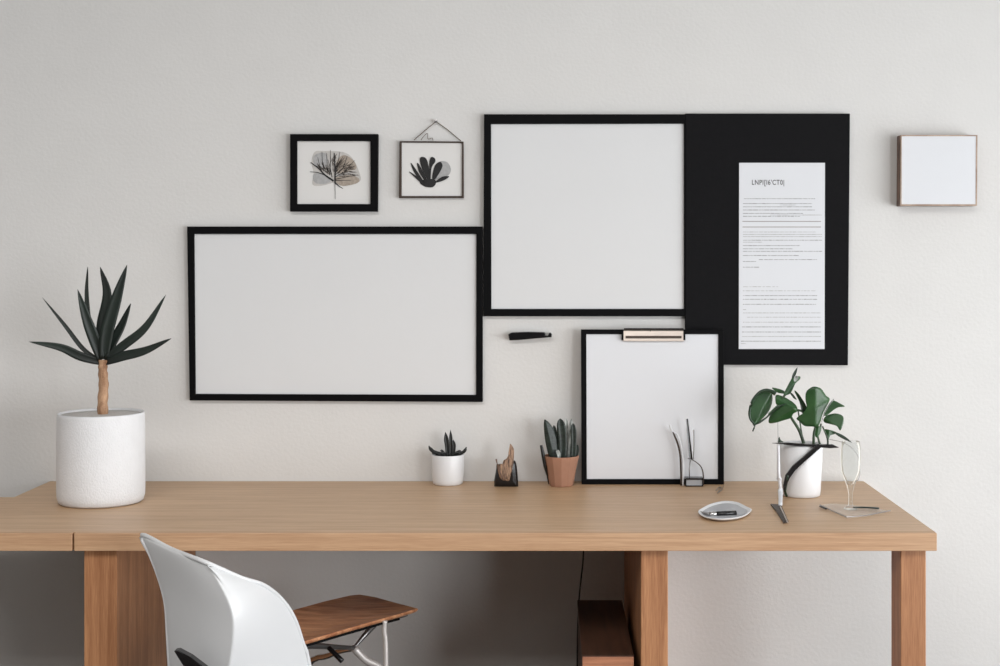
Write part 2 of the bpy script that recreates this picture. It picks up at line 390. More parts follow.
for x, y, xe, ye in ((225, 300, 222, 205), (236, 310, 240, 190), (210, 290, 200, 200), (262, 300, 300, 220), (262, 310, 330, 245), (262, 320, 360, 265), (262, 290, 285, 200), (262, 330, 372, 308), (262, 335, 340, 335), (195, 285, 180, 225), (300, 275, 320, 220), (310, 290, 355, 240), (248, 320, 228, 235)):
    stroke(b, [(x, y), ((x + xe) / 2 + random.uniform(-4, 4), (y + ye) / 2), (xe, ye)], .75, .3, yp - .0014)
obj('leaf_drawing', b, M['ink'], t)
b = B()
for k in range(150):
    a = random.uniform(-2.75, -.15); r0 = random.uniform(18, 84); r1 = r0 + random.uniform(12, 34); cx, cy = 262, 320
    if -1.9 > a > -2.2: continue
    stroke(b, [(cx + r0 * math.cos(a), cy + r0 * math.sin(a)), (cx + r1 * math.cos(a + .12), cy + r1 * math.sin(a + .12))], .5, .25, yp - .0012)
obj('leaf_drawing', b, M['ink_soft'], t)

# small hanging flower print
t, yp = framed('hanging_picture', 'small thin-framed picture of a dark flower, hanging from twine', 'picture',
               [(399.5, 141), (463.5, 141.5), (463.8, 198), (398.8, 198)], [(401.6, 142.5), (462, 143), (461.8, 196), (401.6, 196)], .012, M['brown_metal'], M['mat_board'], panel_name='print')
b = B()
blob(b, [(665, 345), (690, 330), (735, 330), (742, 350), (725, 368), (690, 365)], yp - .0010)
blob(b, [(666, 230), (688, 225), (704, 250), (717, 335), (706, 338), (674, 275)], yp - .0012)
blob(b, [(718, 226), (735, 228), (740, 245), (722, 275), (716, 335), (710, 260)], yp - .0014)
blob(b, [(752, 250), (768, 250), (772, 275), (735, 335), (724, 320), (735, 270)], yp - .0016)
blob(b, [(652, 256), (664, 262), (702, 335), (694, 342), (664, 300)], yp - .0018)
blob(b, [(622, 254), (636, 266), (686, 344), (678, 350), (640, 300)], yp - .0010)
blob(b, [(614, 293), (648, 313), (690, 352), (684, 360), (646, 324)], yp - .0020)
blob(b, [(738, 342), (772, 318), (806, 316), (782, 334), (745, 346)], yp - .0022)
obj('flower_drawing', b, M['ink'], t)
b = B(); blob(b, [(748, 262), (770, 243), (800, 252), (814, 285), (800, 312), (765, 320), (738, 330)], yp - .0005)
obj('flower_wash', b, M['wash_grey'], t)
b = B()
for q in ([P(414, 140, -.006), P(425, 130.5, -.006), P(436, 121.5, -.008)], [P(436, 121.5, -.008), P(448, 130, -.006), P(461, 141, -.006)]): tube(b, q, .0011, 6)
obj('twine', b, M['twine'], t)
b = B(); tube(b, smooth_path([P(421, 140, -.007), P(424, 136, -.007), P(427.5, 133.5, -.007), P(428, 139, -.007), P(432, 138, -.007), P(433, 140.5, -.007)], 4), .0008, 6)
obj('twine_bow', b, M['twine'], t)
b = B(); c = P(436.3, 121.5, 0)
lathe(b, (0, 0, 0), [(0, 0), (.0018, 0), (.0018, .012), (.0045, .012), (.0045, .014), (0, .0145)], 14)
bmesh.ops.rotate(b, verts=b.verts[:], cent=(0, 0, 0), matrix=Matrix.Rotation(math.pi / 2, 3, 'X')); bmesh.ops.translate(b, verts=b.verts[:], vec=(c.x, 0, c.z))
single('nail', b, M['grey_metal'], 'small metal nail holding up the twine of the flower picture', 'nail', smooth=False)

# small boxed canvas on the right
t = thing('framed_canvas', P(938, 206, -.02), 'small blank white square canvas with brown side, right of the pinboard', 'canvas')
yf = -.040
O = [P(901, 135, yf), P(977.5, 135, yf), P(977, 205.8, yf), P(900.5, 205.8, yf)]
I = [P(901.8, 136.2, yf), P(976, 136.2, yf), P(975.6, 204.2, yf), P(901.6, 204.2, yf)]
obj('canvas_face', prism(B(), [p + Vector((0, .0006, 0)) for p in I], (0, .004, 0)), M['paper'], t)
obj('thin_frame', ring(B(), O, I, (0, .006, 0)), M['tan_wood'], t)
obj('box_side', prism(B(), [p + Vector((0, .0062, 0)) for p in O], (0, .0328, 0)), M['side_wood'], t)

# wall hook
hk = [(508.2, 334.4), (509.4, 340.4), (520, 340), (535, 338.6), (547, 337.6), (551.6, 337.2), (552, 334.4), (550.6, 332.8), (549.4, 333), (547.8, 336), (545.6, 335.6), (544.9, 332.4), (528, 332), (512, 332.6)]
single('wall_hook', prism(B(), [P(x, y, -.022) for x, y in hk], (0, .021, 0)), M['black_gloss'], 'short black bar hook fixed to the wall below the boards', 'hook', bevel=.0012)

# ------------------------------------------------------------------ leaning clipboard frame
yb, yt = -.040, -.022
t = thing('clipboard', (P(652, 483, yb).x, -.03, DESK), 'large black-framed clipboard with blank white paper leaning on the wall', 'clipboard')
zb = DESK; zt = P(652, 329.6, yt - .012).z
def lean(px, f, off=0):     # f 0 bottom .. 1 top; front face
    y = yb - .012 + (yt - yb) * f + off; d = D0 + y
    return Vector(((px - CX) / F * d, y, zb + (zt - zb) * f))
O = [lean(581.6, 0), lean(724, 0), lean(723.8, 1), lean(581, 1)]
fb, ft = 5.2 / 153.5, 1 - 4.6 / 153.5
I = [lean(586.8, fb), lean(718, fb), lean(718.4, ft), lean(586.3, ft)]
obj('frame', ring(B(), O, I, (0, .011, 0)), M['black'], t, bevel=.0008)
obj('paper', prism(B(), [p + Vector((0, .0035, 0)) for p in I], (0, .0035, 0)), M['paper'], t)
obj('backing', prism(B(), [p + Vector((0, .0072, 0)) for p in I], (0, .0036, 0)), M['black_felt'], t)
clip_f0 = 1 - 11.6 / 153.5
cl = obj('clip', prism(B(), [lean(623, clip_f0, -.005), lean(684.4, clip_f0, -.005), lean(684.4, .995, -.0015), lean(623, .995, -.0015)], (0, .0068, 0)), M['rose_metal'], t, bevel=.0015)
obj('clip_bar', prism(B(), [lean(625.6, .945, -.0065), lean(681.6, .945, -.0065), lean(681.6, .960, -.0055), lean(625.6, .960, -.0055)], (0, .003, 0)), M['brown_metal'], cl)
for x in (621.6, 683.4):
    obj('clip_end', prism(B(), [lean(x, clip_f0 + .008, -.0056), lean(x + 2, clip_f0 + .008, -.0056), lean(x + 2, 1.0, -.003), lean(x, 1.0, -.003)], (0, .009, 0)), M['black'], cl)
b = B(); tube(b, [lean(624, 1.004, -.004), lean(683.5, 1.004, -.004)], .0022, 8); obj('clip_spring', b, M['black_gloss'], cl)
b = B(); tube(b, [lean(649.8, .992, -.006), lean(650.8, .992, -.006)], .0012, 8); obj('clip_rivet', b, M['chrome'], cl)

# ------------------------------------------------------------------ big planter
pc = on_desk(101, 509.5); R_ = 42.6 / F * (D0 + pc.y + .09); pc.y += R_; pc.x = (101.2 - CX) / F * (D0 + pc.y)
H = .75 + (509.5 - 418.5) / F * (D0 + pc.y) * .985 - .75
t = thing('potted_dracaena', (pc.x, pc.y, DESK), 'spiky dark-leaved dracaena in large textured white planter at the left', 'potted plant')
h = H
body = lathe(B(), (pc.x, pc.y, DESK), [(0, .003), (R_ * .86, .003), (R_ * .90, 0), (R_ * .96, .004), (R_ * .992, .015), (R_, .03), (R_ * 1.0, h * .5), (R_ * .99, h - .008), (R_ * .98, h - .002), (R_ * .965, h), (R_ * .945, h - .003), (R_ * .94, h - .02), (0, h - .02)], 72)
obj('planter', body, M['textured_white'], t, smooth=True)
obj('white_gravel', lathe(B(), (pc.x, pc.y, DESK), [(0, h - .019), (R_ * .935, h - .019), (R_ * .935, h - .005), (R_ * .5, h - .004), (0, h - .004)], 36), M['gravel'], t, smooth=True)
def D(px, py, dy=0): return P(px, py, pc.y + dy)
b = B(); tube(b, smooth_path([D(103.4, 424), D(102.6, 405), D(103.6, 385), D(102.8, 370), D(103.2, 360)], 8), lambda s: .0122 - .0028 * s + .0008 * math.sin(s * 40), 14)
obj('trunk', b, M['trunk'], t, smooth=True)
def zz(x, y): return (20 + x / 2.465, 250 + y / 2.465)
LV = [([(200, 277), (150, 262), (100, 240), (22, 226)], 9, -.03, 1), ([(196, 272), (155, 243), (110, 185), (55, 117)], 4.5, .02, 1), ([(200, 262), (172, 180), (165, 110), (167, 42)], 5.2, .05, 1),
      ([(200, 270), (183, 220), (163, 165), (142, 97)], 11, -.03, 1), ([(203, 262), (203, 190), (216, 110), (198, 42)], 11.5, .02, 1), ([(206, 268), (215, 200), (238, 120), (264, 36)], 13, -.02, 1),
      ([(208, 270), (228, 230), (252, 185), (273, 132)], 10, .03, 1), ([(212, 268), (255, 236), (310, 190), (360, 110)], 9, .0, 1), ([(212, 277), (255, 262), (310, 248), (373, 218)], 9.5, -.03, 1)]
for i, (ps, w, dy, _) in enumerate(LV):
    n = len(ps); q = [D(*zz(*p), dy * k / (n - 1)) for k, p in enumerate(ps)]
    b = B(); blade(b, q, w / 440, normal=(.25 if i % 2 else -.15, -1, .15), fold=.35 if i % 2 else .2, thick=.0010)
    obj('leaf', b, M['dark_leaf'], t, smooth=True)

# ------------------------------------------------------------------ small white pot
def zq(x, y): return (410 + x / 5.263, 400 + y / 5.263)
wx = P(447.9, 480, -.046).x; r = 16.0 / F * (D0 - .06)
t = thing('potted_succulent', (wx, -.046, DESK), 'small white pot with dark horn-like succulent leaves below the wide board', 'potted plant')
hh = 30.2 / F * (D0 - .07)
obj('pot', lathe(B(), (wx, -.046, DESK), [(0, .002), (r * .84, 0), (r * .93, .003), (r * .98, .012), (r, .03), (r * 1.02, hh - .002), (r * 1.0, hh), (r * .93, hh - .002), (r * .92, hh - .014), (0, hh - .014)], 48), M['ceramic'], t, smooth=True)
obj('soil', lathe(B(), (wx, -.046, DESK), [(0, hh - .013), (r * .91, hh - .013), (r * .91, hh - .004), (0, hh - .001)], 24), M['soil'], t, smooth=True)
q = lambda x, y, dy=0: P(*zq(x, y), -.05 + dy)
b = B(); tube(b, smooth_path([q(200, 286), q(160, 283), q(125, 272), q(106, 255), q(99, 240)], 6), lambda s: .0062 if s < .7 else .0062 * (1 - (s - .7) / .3 * .8), 10, .7)
obj('leaf', b, M['black_leaf'], t, smooth=True)
b = B(); tube(b, smooth_path([q(215, 286), q(255, 283), q(280, 274), q(292, 260), q(297, 247)], 6), lambda s: .0056 if s < .7 else .0056 * (1 - (s - .7) / .3 * .75), 10, .7)
obj('leaf', b, M['black_leaf'], t, smooth=True)
up = lambda s: (.72 + .35 * s if s < .65 else .9475 * (1 - ((s - .65) / .35) ** 1.6))
for ps, w in (([(200, 290), (195, 230), (186, 168)], 5.4), ([(216, 290), (216, 220), (213, 157)], 3.6), ([(228, 290), (232, 245), (227, 208)], 4.2)):
    b = B(); blade(b, [q(*p) for p in ps], w / 412, fold=.4, thick=.0015, prof=up); obj('leaf', b, M['black_leaf'], t, smooth=True)
b = B()
for k in range(9):
    a = k * .7; tube(b, smooth_path([Vector((wx + math.cos(a) * r * .4, -.046 + math.sin(a) * r * .4, DESK + hh - .004)), Vector((wx + math.cos(a) * r * .85, -.046 + math.sin(a) * r * .85, DESK + hh + .004)), Vector((wx + math.cos(a) * r * 1.02, -.046 + math.sin(a) * r * 1.02, DESK + hh + .003))], 4), lambda s: .0042 * (1 - s * .6), 8)
obj('leaf_rosette', b, M['black_leaf'], t, smooth=True)

# ------------------------------------------------------------------ driftwood ornament
def zo(x, y): return (480 + x / 11.1, 440 + y / 11.1)
oc = P(506, 480, -.075)
t = thing('driftwood_ornament', (oc.x, -.075, DESK), 'small black horned ornament holding a jagged piece of brown driftwood', 'ornament')
b = B()
def solid_outline(b, pix, conv, y, depth, bulge=.8):
    """rounded solid whose outline is pix: the section swells in depth"""
    out = smooth_path([Vector(conv(*p) + (0,)) for p in pix], 3, True); c = sum(out, Vector()) / len(out)
    rows = []
    for s, yy in ((.55, -1), (.86, -.82), (1, -.35), (1, .35), (.86, .82), (.55, 1)):
        rows.append([b.verts.new(P((c + (o - c) * s).x, (c + (o - c) * s).y, y + yy * depth / 2)) for o in out])
    n = len(out)
    for a, d in zip(rows, rows[1:]):
        for i in range(n): b.faces.new([a[i], a[(i + 1) % n], d[(i + 1) % n], d[i]])
    b.faces.new(rows[0]); b.faces.new(rows[-1])
    return b
base = [(168, 526), (158, 480), (160, 430), (176, 340), (186, 262), (212, 285), (235, 300), (262, 420), (312, 440), (338, 400), (358, 270), (378, 224), (402, 258), (418, 380), (424, 500), (414, 530), (290, 532)]
solid_outline(b, base, zo, -.075, .034)
obj('base', b, M['black_gloss'], t, smooth=True)
b = B(); pl = [(215, 400), (190, 300), (195, 268), (238, 290), (262, 225), (295, 205), (325, 135), (330, 60), (340, 42), (372, 90), (378, 140), (372, 250), (350, 350), (325, 446), (290, 452), (240, 440)]
solid_outline(b, pl, zo, -.092, .02)
obj('wood_piece', b, M['drift'], t)
for a in ([(205, 300), (225, 360), (250, 440)], [(245, 270), (262, 350), (280, 445)], [(300, 215), (285, 300), (290, 400)], [(345, 90), (330, 220), (310, 360)]):
    b = B(); tube(b, smooth_path([P(*zo(*p), -.101) for p in a], 4), .0011, 6); obj('wood_ridge', b, M['side_wood'], t)
b = B(); tube(b, smooth_path([P(*zo(190, 262), -.08), P(*zo(184, 235), -.08), P(*zo(180, 212), -.08)], 3), lambda s: .0012 + .0012 * s, 6); obj('thorn', b, M['side_wood'], t)

# ------------------------------------------------------------------ terracotta pot
ty = -.068; tx = P(561.3, 480, ty).x
t = thing('potted_snake_plant', (tx, ty, DESK), 'small terracotta pot of upright snake plant leaves beside the leaning clipboard', 'potted plant')
s_ = (D0 + ty) / F; rt, rb, hp = 17.9 * s_, 11.8 * s_, 30.3 * s_
b = B(); lathe(b, (tx, ty, DESK), [(0, .001), (rb * .95, 0), (rb, .002), (rb * 1.07, hp * .15), ((rb + rt) / 2 * 1.0, hp * .55), (rt * .96, hp * .88), (rt, hp - .001), (rt * .97, hp), (rt * .91, hp - .002), (rt * .88, hp - .014), (0, hp - .014)], 12)
obj('pot', b, M['terracotta'], t, smooth=False, bevel=.001)
obj('soil', lathe(B(), (tx, ty, DESK), [(0, hp - .013), (rt * .84, hp - .013), (rt * .84, hp - .007), (0, hp - .004)], 12), M['soil'], t)
q = lambda x, y, dy=0: P(*zq(x, y), ty + dy)
rnd = lambda s: (.8 + .25 * s if s < .7 else .975 * math.sqrt(max(0, 1 - ((s - .7) / .3) ** 2)) + .02)
for ps, w, dy, mm in (([(772, 310), (768, 220), (757, 132)], 5, .0, 'snake_leaf'), ([(800, 310), (802, 200), (790, 97)], 9.5, -.004, 'snake_leaf'),
                      ([(822, 308), (824, 200), (821, 96)], 4.6, .012, 'snake_pale'), ([(838, 306), (846, 200), (850, 98)], 4.4, .01, 'snake_pale'), ([(858, 306), (862, 210), (858, 122)], 6, -.004, 'snake_leaf'),
                      ([(872, 305), (880, 270), (880, 235)], 3.6, .004, 'snake_leaf'), ([(786, 312), (784, 290), (774, 262)], 4, -.02, 'snake_pale'), ([(756, 312), (752, 230), (745, 160)], 6, .012, 'snake_leaf')):
    b = B(); blade(b, [q(*p, dy) for p in ps], w / 412, fold=.35, thick=.0016, prof=rnd, n=9)
    obj('leaf', b, M[mm], t, smooth=True)
b = B(); leaf_outline(b, [zq(*p) for p in ((706, 106), (724, 112), (748, 140), (767, 188), (776, 240), (774, 306), (738, 308), (716, 240), (706, 170))], ty - .012, (zq(712, 106), zq(756, 306)), fold=-.35, thick=.002)
obj('leaf', b, M['snake_leaf'], t, smooth=True)
b = B(); tube(b, smooth_path([q(690, 238, -.01), q(700, 285, -.01), q(712, 345, -.008), q(726, 395, 0), q(734, 440, .004)], 6), lambda s: .0032 + .0016 * math.sin(math.pi * s), 8, 1.0)
obj('side_leaf', b, M['black_leaf'], t, smooth=True)

# ------------------------------------------------------------------ pen stand in front of the clipboard
def zp(x, y): return (660 + x / 5.12, 400 + y / 5.12)
py_ = -.072
t = thing('pen_stand', (P(692, 485, py_).x, py_, DESK), 'small wire and strip pen stand in front of the clipboard', 'pen stand')
q = lambda x, y, dy=0: P(*zp(x, y), py_ + dy)
zfix = lambda p: Vector((p.x, p.y, max(p.z, DESK + .0005)))
b = B(); cs = smooth_path([q(66, 164), q(84, 205), q(98, 250), q(105, 300), q(107, 360), q(109, 436)], 6)
tube(b, cs, lambda s: .0030 if s > .1 else .0015 + .015 * s, 8, .8); obj('side_strip', b, M['brown_metal'], t, smooth=True)
b = B(); tube(b, smooth_path([q(50, 128, .006), q(62, 160, .006), q(95, 190, .004), q(117, 300, .002), q(118, 440, 0)], 6), .0026, 8); obj('white_strip', b, M['acrylic'], t, smooth=True)
x0, x1 = q(128, 0).x, q(218, 0).x; z1 = q(0, 396).z
b = B()
O = [Vector((x0, py_ - .012, DESK)), Vector((x1, py_ - .012, DESK)), Vector((x1, py_ - .012, z1)), Vector((x0, py_ - .012, z1))]
I = [Vector((x0 + .002, py_ - .012, DESK + .0022)), Vector((x1 - .002, py_ - .012, DESK + .0022)), Vector((x1 - .002, py_ - .012, z1 - .004)), Vector((x0 + .002, py_ - .012, z1 - .004))]
ring(b, O, I, (0, .026, 0)); obj('tray_frame', b, M['black_gloss'], t, bevel=.0005)
obj('tray_insert', box(B(), x0 + .0022, x1 - .0022, py_ - .008, py_ + .010, DESK + .0024, z1 - .0045), M['dish_grey'], t)
b = B(); tube(b, smooth_path([q(160, 303), q(185, 318), q(207, 338), q(218, 362), q(222, 395), q(220, 436)], 6), lambda s: .0008 + .0012 * s, 8); obj('wire', b, M['brown_metal'], t, smooth=True)
b = B(); tube(b, smooth_path([q(142, 300), q(172, 303), q(162, 306)], 3), .0016, 6); tube(b, [q(155, 306), q(150, 360), q(150, 398)], .0013, 6); obj('wire', b, M['grey_metal'], t, smooth=True)
b = B(); blade(b, [q(158, 304, -.004), q(148, 200, -.004), q(138, 96, -.004)], 3.4 / 412, fold=.2, thick=.0016, prof=lambda s: 1 - .45 * s)
single('pen', b, M['black_gloss'], 'taller black pointed pen standing in the wire pen stand', 'pen')
b = B(); blade(b, [q(168, 302, .003), q(171, 230, .003), q(171, 152, .003)], 2.2 / 412, fold=.2, thick=.0014, prof=lambda s: .8)
single('pen', b, M['grey_metal'], 'shorter grey metal pen standing in the wire pen stand', 'pen')
b = B(); tube(b, smooth_path([on_desk(716, 490.5, DESK + .0012), on_desk(718.5, 487.5, DESK + .0012), on_desk(721, 487, DESK + .0012), on_desk(720, 489, DESK + .0012), on_desk(717.5, 493, DESK + .0012)], 4), .0009, 6)
tube(b, smooth_path([on_desk(717.5, 493, DESK + .0012), on_desk(722, 489.5, DESK + .0012), on_desk(723.5, 486, DESK + .0012)], 4), .0009, 6)
single('paper_clip', b, M['grey_metal'], 'tiny dark bent paper clip lying right of the clipboard corner', 'paper clip')

# ------------------------------------------------------------------ dish with pen
t0 = on_desk(725, 510)
t = thing('dish', (t0.x, t0.y, DESK), 'shallow pointed white dish lying on the desk with a pen inside', 'dish')
outl = [zp(x, y) for x, y in ((195, 575), (212, 556), (262, 532), (330, 518), (395, 524), (440, 545), (470, 563), (440, 590), (385, 606), (300, 611), (225, 598))]
b = B(); rim = smooth_path([on_desk(x, y, DESK + .007) for x, y in outl], 5, True); c = sum(rim, Vector()) / len(rim)
rows = []
for s, z in ((.72, 0), (.86, .0015), (.96, .005), (1.0, .0075), (.975, .0082), (.93, .0068), (.80, .0035), (.6, .0028)):
    rows.append([b.verts.new((c.x + (p.x - c.x) * s, c.y + (p.y - c.y) * s, DESK + z)) for p in rim])
for a, d in zip(rows, rows[1:]):
    for i in range(len(a)): b.faces.new([a[i], a[(i + 1) % len(a)], d[(i + 1) % len(a)], d[i]])
b.faces.new(rows[0]); b.faces.new(rows[-1]); obj('bowl', b, M['ceramic'], t, smooth=True)
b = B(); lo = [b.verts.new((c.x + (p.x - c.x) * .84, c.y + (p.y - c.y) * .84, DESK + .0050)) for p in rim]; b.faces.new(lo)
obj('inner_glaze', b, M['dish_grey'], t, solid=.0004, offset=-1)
zp_ = DESK + .0085
t = thing('pen', tuple(on_desk(720, 514, zp_ - .003)), 'short black and silver pen lying inside the white dish', 'pen')
b = B(); tube(b, [on_desk(717, 514, zp_), on_desk(736, 513.2, zp_)], .0056, 10); obj('barrel', b, M['black_gloss'], t, smooth=True)
b = B(); tube(b, [on_desk(709.5, 514.2, zp_), on_desk(716.9, 514, zp_)], .0052, 10); obj('ferrule', b, M['chrome'], t, smooth=True)
b = B(); tube(b, smooth_path([on_desk(709.3, 514.2, zp_), on_desk(704, 513, zp_), on_desk(700.5, 511.5, zp_)], 4), lambda s: .0038 * (1 - .8 * s), 10); obj('tip', b, M['grey_metal'], t, smooth=True)

# ------------------------------------------------------------------ monstera
pm = on_desk(804, 499); rm = 21.2 / F * (D0 + pm.y + .04); pm.y += rm; MY = pm.y
mx = (800.9 - CX) / F * (D0 + MY); hm = 52.0 / F * (D0 + MY)
t = thing('potted_monstera', (mx, MY, DESK), 'white pot of broad glossy green leaves at the right of desk', 'potted plant')
obj('pot', lathe(B(), (mx, MY, DESK), [(0, .002), (rm * .84, 0), (rm * .90, .002), (rm * .92, .01), (rm * .97, hm * .5), (rm * 1.03, hm - .002), (rm * 1.0, hm), (rm * .94, hm - .003), (rm * .92, hm - .015), (0, hm - .015)], 48), M['ceramic'], t, smooth=True)
obj('soil', lathe(B(), (mx, MY, DESK), [(0, hm - .014), (rm * .91, hm - .014), (rm * .91, hm - .006), (0, hm - .002)], 24), M['soil'], t, smooth=True)
def zm(x, y): return (740 + x / 7.4, 360 + y / 7.4)
def mleaf(pts, dy, rib, mm='green_leaf', **k):
    b = B(); leaf_outline(b, [zm(*p) for p in pts], MY + dy, (zm(*rib[0]), zm(*rib[1])), **k); return obj('leaf', b, M[mm], t, smooth=True)
mleaf([(238, 245), (200, 232), (150, 245), (100, 300), (72, 370), (72, 430), (88, 465), (108, 488), (150, 450), (205, 392), (236, 325)], -.01, ((238, 245), (105, 490)), fold=-.55, tilt=(.5, .2))
b = B(); tube(b, smooth_path([P(*zm(*p), MY - .022) for p in ((262, 250), (235, 234), (190, 225), (140, 245), (92, 305), (70, 385), (78, 440), (108, 482), (94, 528))], 5), lambda s: .0042 * (1 - s * .8) + .0008, 8)
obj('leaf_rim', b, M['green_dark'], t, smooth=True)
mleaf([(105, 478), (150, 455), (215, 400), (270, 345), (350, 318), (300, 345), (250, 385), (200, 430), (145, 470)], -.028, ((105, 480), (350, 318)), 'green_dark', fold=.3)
mleaf([(215, 466), (218, 420), (250, 385), (290, 355), (345, 330), (400, 352), (425, 378), (395, 398), (375, 430), (320, 448), (265, 464)], -.035, ((215, 468), (420, 350)), fold=-.7, tilt=(-.3, .5))
mleaf([(268, 258), (320, 270), (375, 300), (415, 335), (425, 372), (390, 385), (340, 350), (275, 335), (262, 300)], -.02, ((262, 270), (420, 375)), fold=-.6, tilt=(.2, -.5))
mleaf([(210, 395), (240, 365), (280, 330), (330, 318), (345, 330), (290, 355), (245, 390), (215, 410)], -.02, ((210, 400), (345, 322)), 'green_leaf', fold=-.4)
mleaf([(425, 55), (418, 95), (405, 125), (395, 150), (385, 150), (385, 118), (402, 82)], 0, ((425, 55), (385, 150)), 'green_dark', fold=.3)
mleaf([(390, 128), (440, 120), (445, 140), (412, 172), (398, 200), (375, 245), (340, 262), (322, 255), (345, 205), (375, 150)], -.006, ((430, 130), (335, 260)), fold=-.5, tilt=(.5, 0))
mleaf([(402, 122), (425, 118), (430, 138), (415, 158), (398, 155)], -.014, ((402, 120), (415, 158)), 'snake_pale', fold=.2)
mleaf([(236, 204), (285, 212), (325, 228), (332, 248), (290, 245), (262, 232)], -.004, ((236, 204), (330, 245)), fold=-.4, tilt=(0, -.4))
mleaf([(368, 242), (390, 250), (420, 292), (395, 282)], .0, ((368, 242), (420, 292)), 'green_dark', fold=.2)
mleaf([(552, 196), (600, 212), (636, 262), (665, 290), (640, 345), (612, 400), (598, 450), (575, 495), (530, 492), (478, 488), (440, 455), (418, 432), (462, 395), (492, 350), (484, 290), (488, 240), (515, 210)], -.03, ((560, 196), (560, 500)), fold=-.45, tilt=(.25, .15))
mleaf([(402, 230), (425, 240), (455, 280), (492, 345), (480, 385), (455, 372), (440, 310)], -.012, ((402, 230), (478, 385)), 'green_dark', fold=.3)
mleaf([(688, 298), (735, 318), (776, 344), (730, 350), (690, 372), (640, 412), (616, 405), (640, 355), (665, 318)], -.036, ((776, 344), (620, 405)), fold=-.7, tilt=(0, -.6))
mleaf([(640, 412), (690, 396), (740, 402), (766, 425), (764, 470), (742, 522), (715, 488), (670, 475), (625, 462), (618, 438)], -.02, ((630, 440), (745, 515)), fold=-.5, tilt=(-.4, .2))
mleaf([(625, 515), (665, 518), (708, 532), (700, 548), (668, 560), (652, 600), (638, 575)], -.01, ((650, 595), (660, 518)), fold=-.4)
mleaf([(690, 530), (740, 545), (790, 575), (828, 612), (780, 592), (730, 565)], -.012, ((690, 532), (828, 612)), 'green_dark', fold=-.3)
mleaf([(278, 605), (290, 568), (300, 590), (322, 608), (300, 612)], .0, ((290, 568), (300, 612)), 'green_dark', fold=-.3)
b = B(); tube(b, smooth_path([P(*zm(*p), MY - .052) for p in ((694, 288), (668, 325), (640, 365), (615, 420), (604, 462))], 5), lambda s: .0012 * (1 - .5 * s), 6)
obj('leaf_vein_highlight', b, M['snake_pale'], t, smooth=True)  # pale rib of the big leaf, its highlight put into the colour
# stems
for ps, r0, r1 in (([(478, 640), (460, 580), (435, 515), (395, 452), (375, 420)], .0040, .0030), ([(546, 650), (545, 600), (547, 545), (560, 490)], .0036, .0028), ([(600, 650), (575, 560), (592, 520), (600, 470)], .0024, .0020),
                   ([(648, 650), (650, 600), (640, 560), (610, 490)], .0024, .0018), ([(420, 372), (450, 375), (475, 395)], .0028, .0022), ([(335, 255), (320, 275), (300, 300)], .0028, .0022), ([(430, 370), (440, 440), (460, 560)], .0016, .0016)):
    b = B(); tube(b, smooth_path([P(*zm(*p), MY - .012) for p in ps], 5), lambda s: r0 + (r1 - r0) * s, 8); obj('stem', b, M['stem'], t, smooth=True)
mleaf([(560, 500), (600, 492), (598, 530), (575, 572), (556, 560)], -.016, ((580, 495), (572, 572)), 'green_leaf', fold=-.3)

# black strap stand around the pot
def zs(x, y): return (770 + x / 6.66, 430 + y / 6.66)
t = thing('plant_stand', (mx, MY, DESK), 'black blade-like stand with one curved leg around the white plant pot', 'plant stand')
q = lambda x, y, dy=0: P(*zs(x, y), MY - rm * 1.06 + dy)
b = B()
top = [(15, 90), (120, 84), (230, 94), (330, 97), (420, 98), (462, 118), (400, 122), (320, 116), (230, 108), (110, 97)]
prism(b, [q(x, y, -.004) for x, y in top], (0, .012, 0)); obj('top_bar', b, M['black_gloss'], t, bevel=.001)
b = B(); dg = [(300, 108), (345, 112), (330, 126), (250, 196), (170, 268), (130, 325), (110, 375), (92, 418), (88, 370), (104, 300), (150, 238), (225, 175)]
prism(b, [q(x, y, -.004) for x, y in dg], (0, .005, 0)); obj('curved_strap', b, M['black_gloss'], t, bevel=.001)
b = B(); tube(b, smooth_path([q(118, 300, -.003), q(108, 360, .0), q(100, 410, .004), q(112, 440, .012)], 5), .0030, 8); obj('strap_end', b, M['green_dark'], t, smooth=True)
b = B(); lg = [(52, 0), (56, 100), (56, 200), (58, 300), (70, 365), (72, 420), (68, 500)]
lf = [q(x, y, -.008) for x, y in lg[1:4]] + [P(779.8, 483, MY - rm * 1.15), P(780.5, 493, MY - rm * 1.3), on_desk(780.3, 505, DESK + .005)]
tube(b, smooth_path(lf, 6), lambda s: .0046 + .0020 * math.sin(math.pi * min(1, s * 1.1)), 10, .6); obj('leg', b, M['acrylic'], t, smooth=True)
b = B(); tube(b, [P(*zs(52, -60), MY), P(*zs(54, 88), MY)], .0007, 6); obj('wire', b, M['grey_metal'], t)
b = B(); a0 = on_desk(770.5, 505.5, DESK); a1 = on_desk(781, 506, DESK); a2 = on_desk(788.6, 523, DESK); a3 = on_desk(783.5, 523.8, DESK); a4 = on_desk(776, 512, DESK)
prism(b, [a0, a1, a2, a3, a4], (0, 0, .004)); obj('foot', b, M['brown_metal'], t, bevel=.001)
b = B(); tube(b, [on_desk(780.5, 507, DESK + .005), on_desk(787.8, 522.5, DESK + .005)], .0016, 6); obj('foot_rim', b, M['rose_metal'], t)

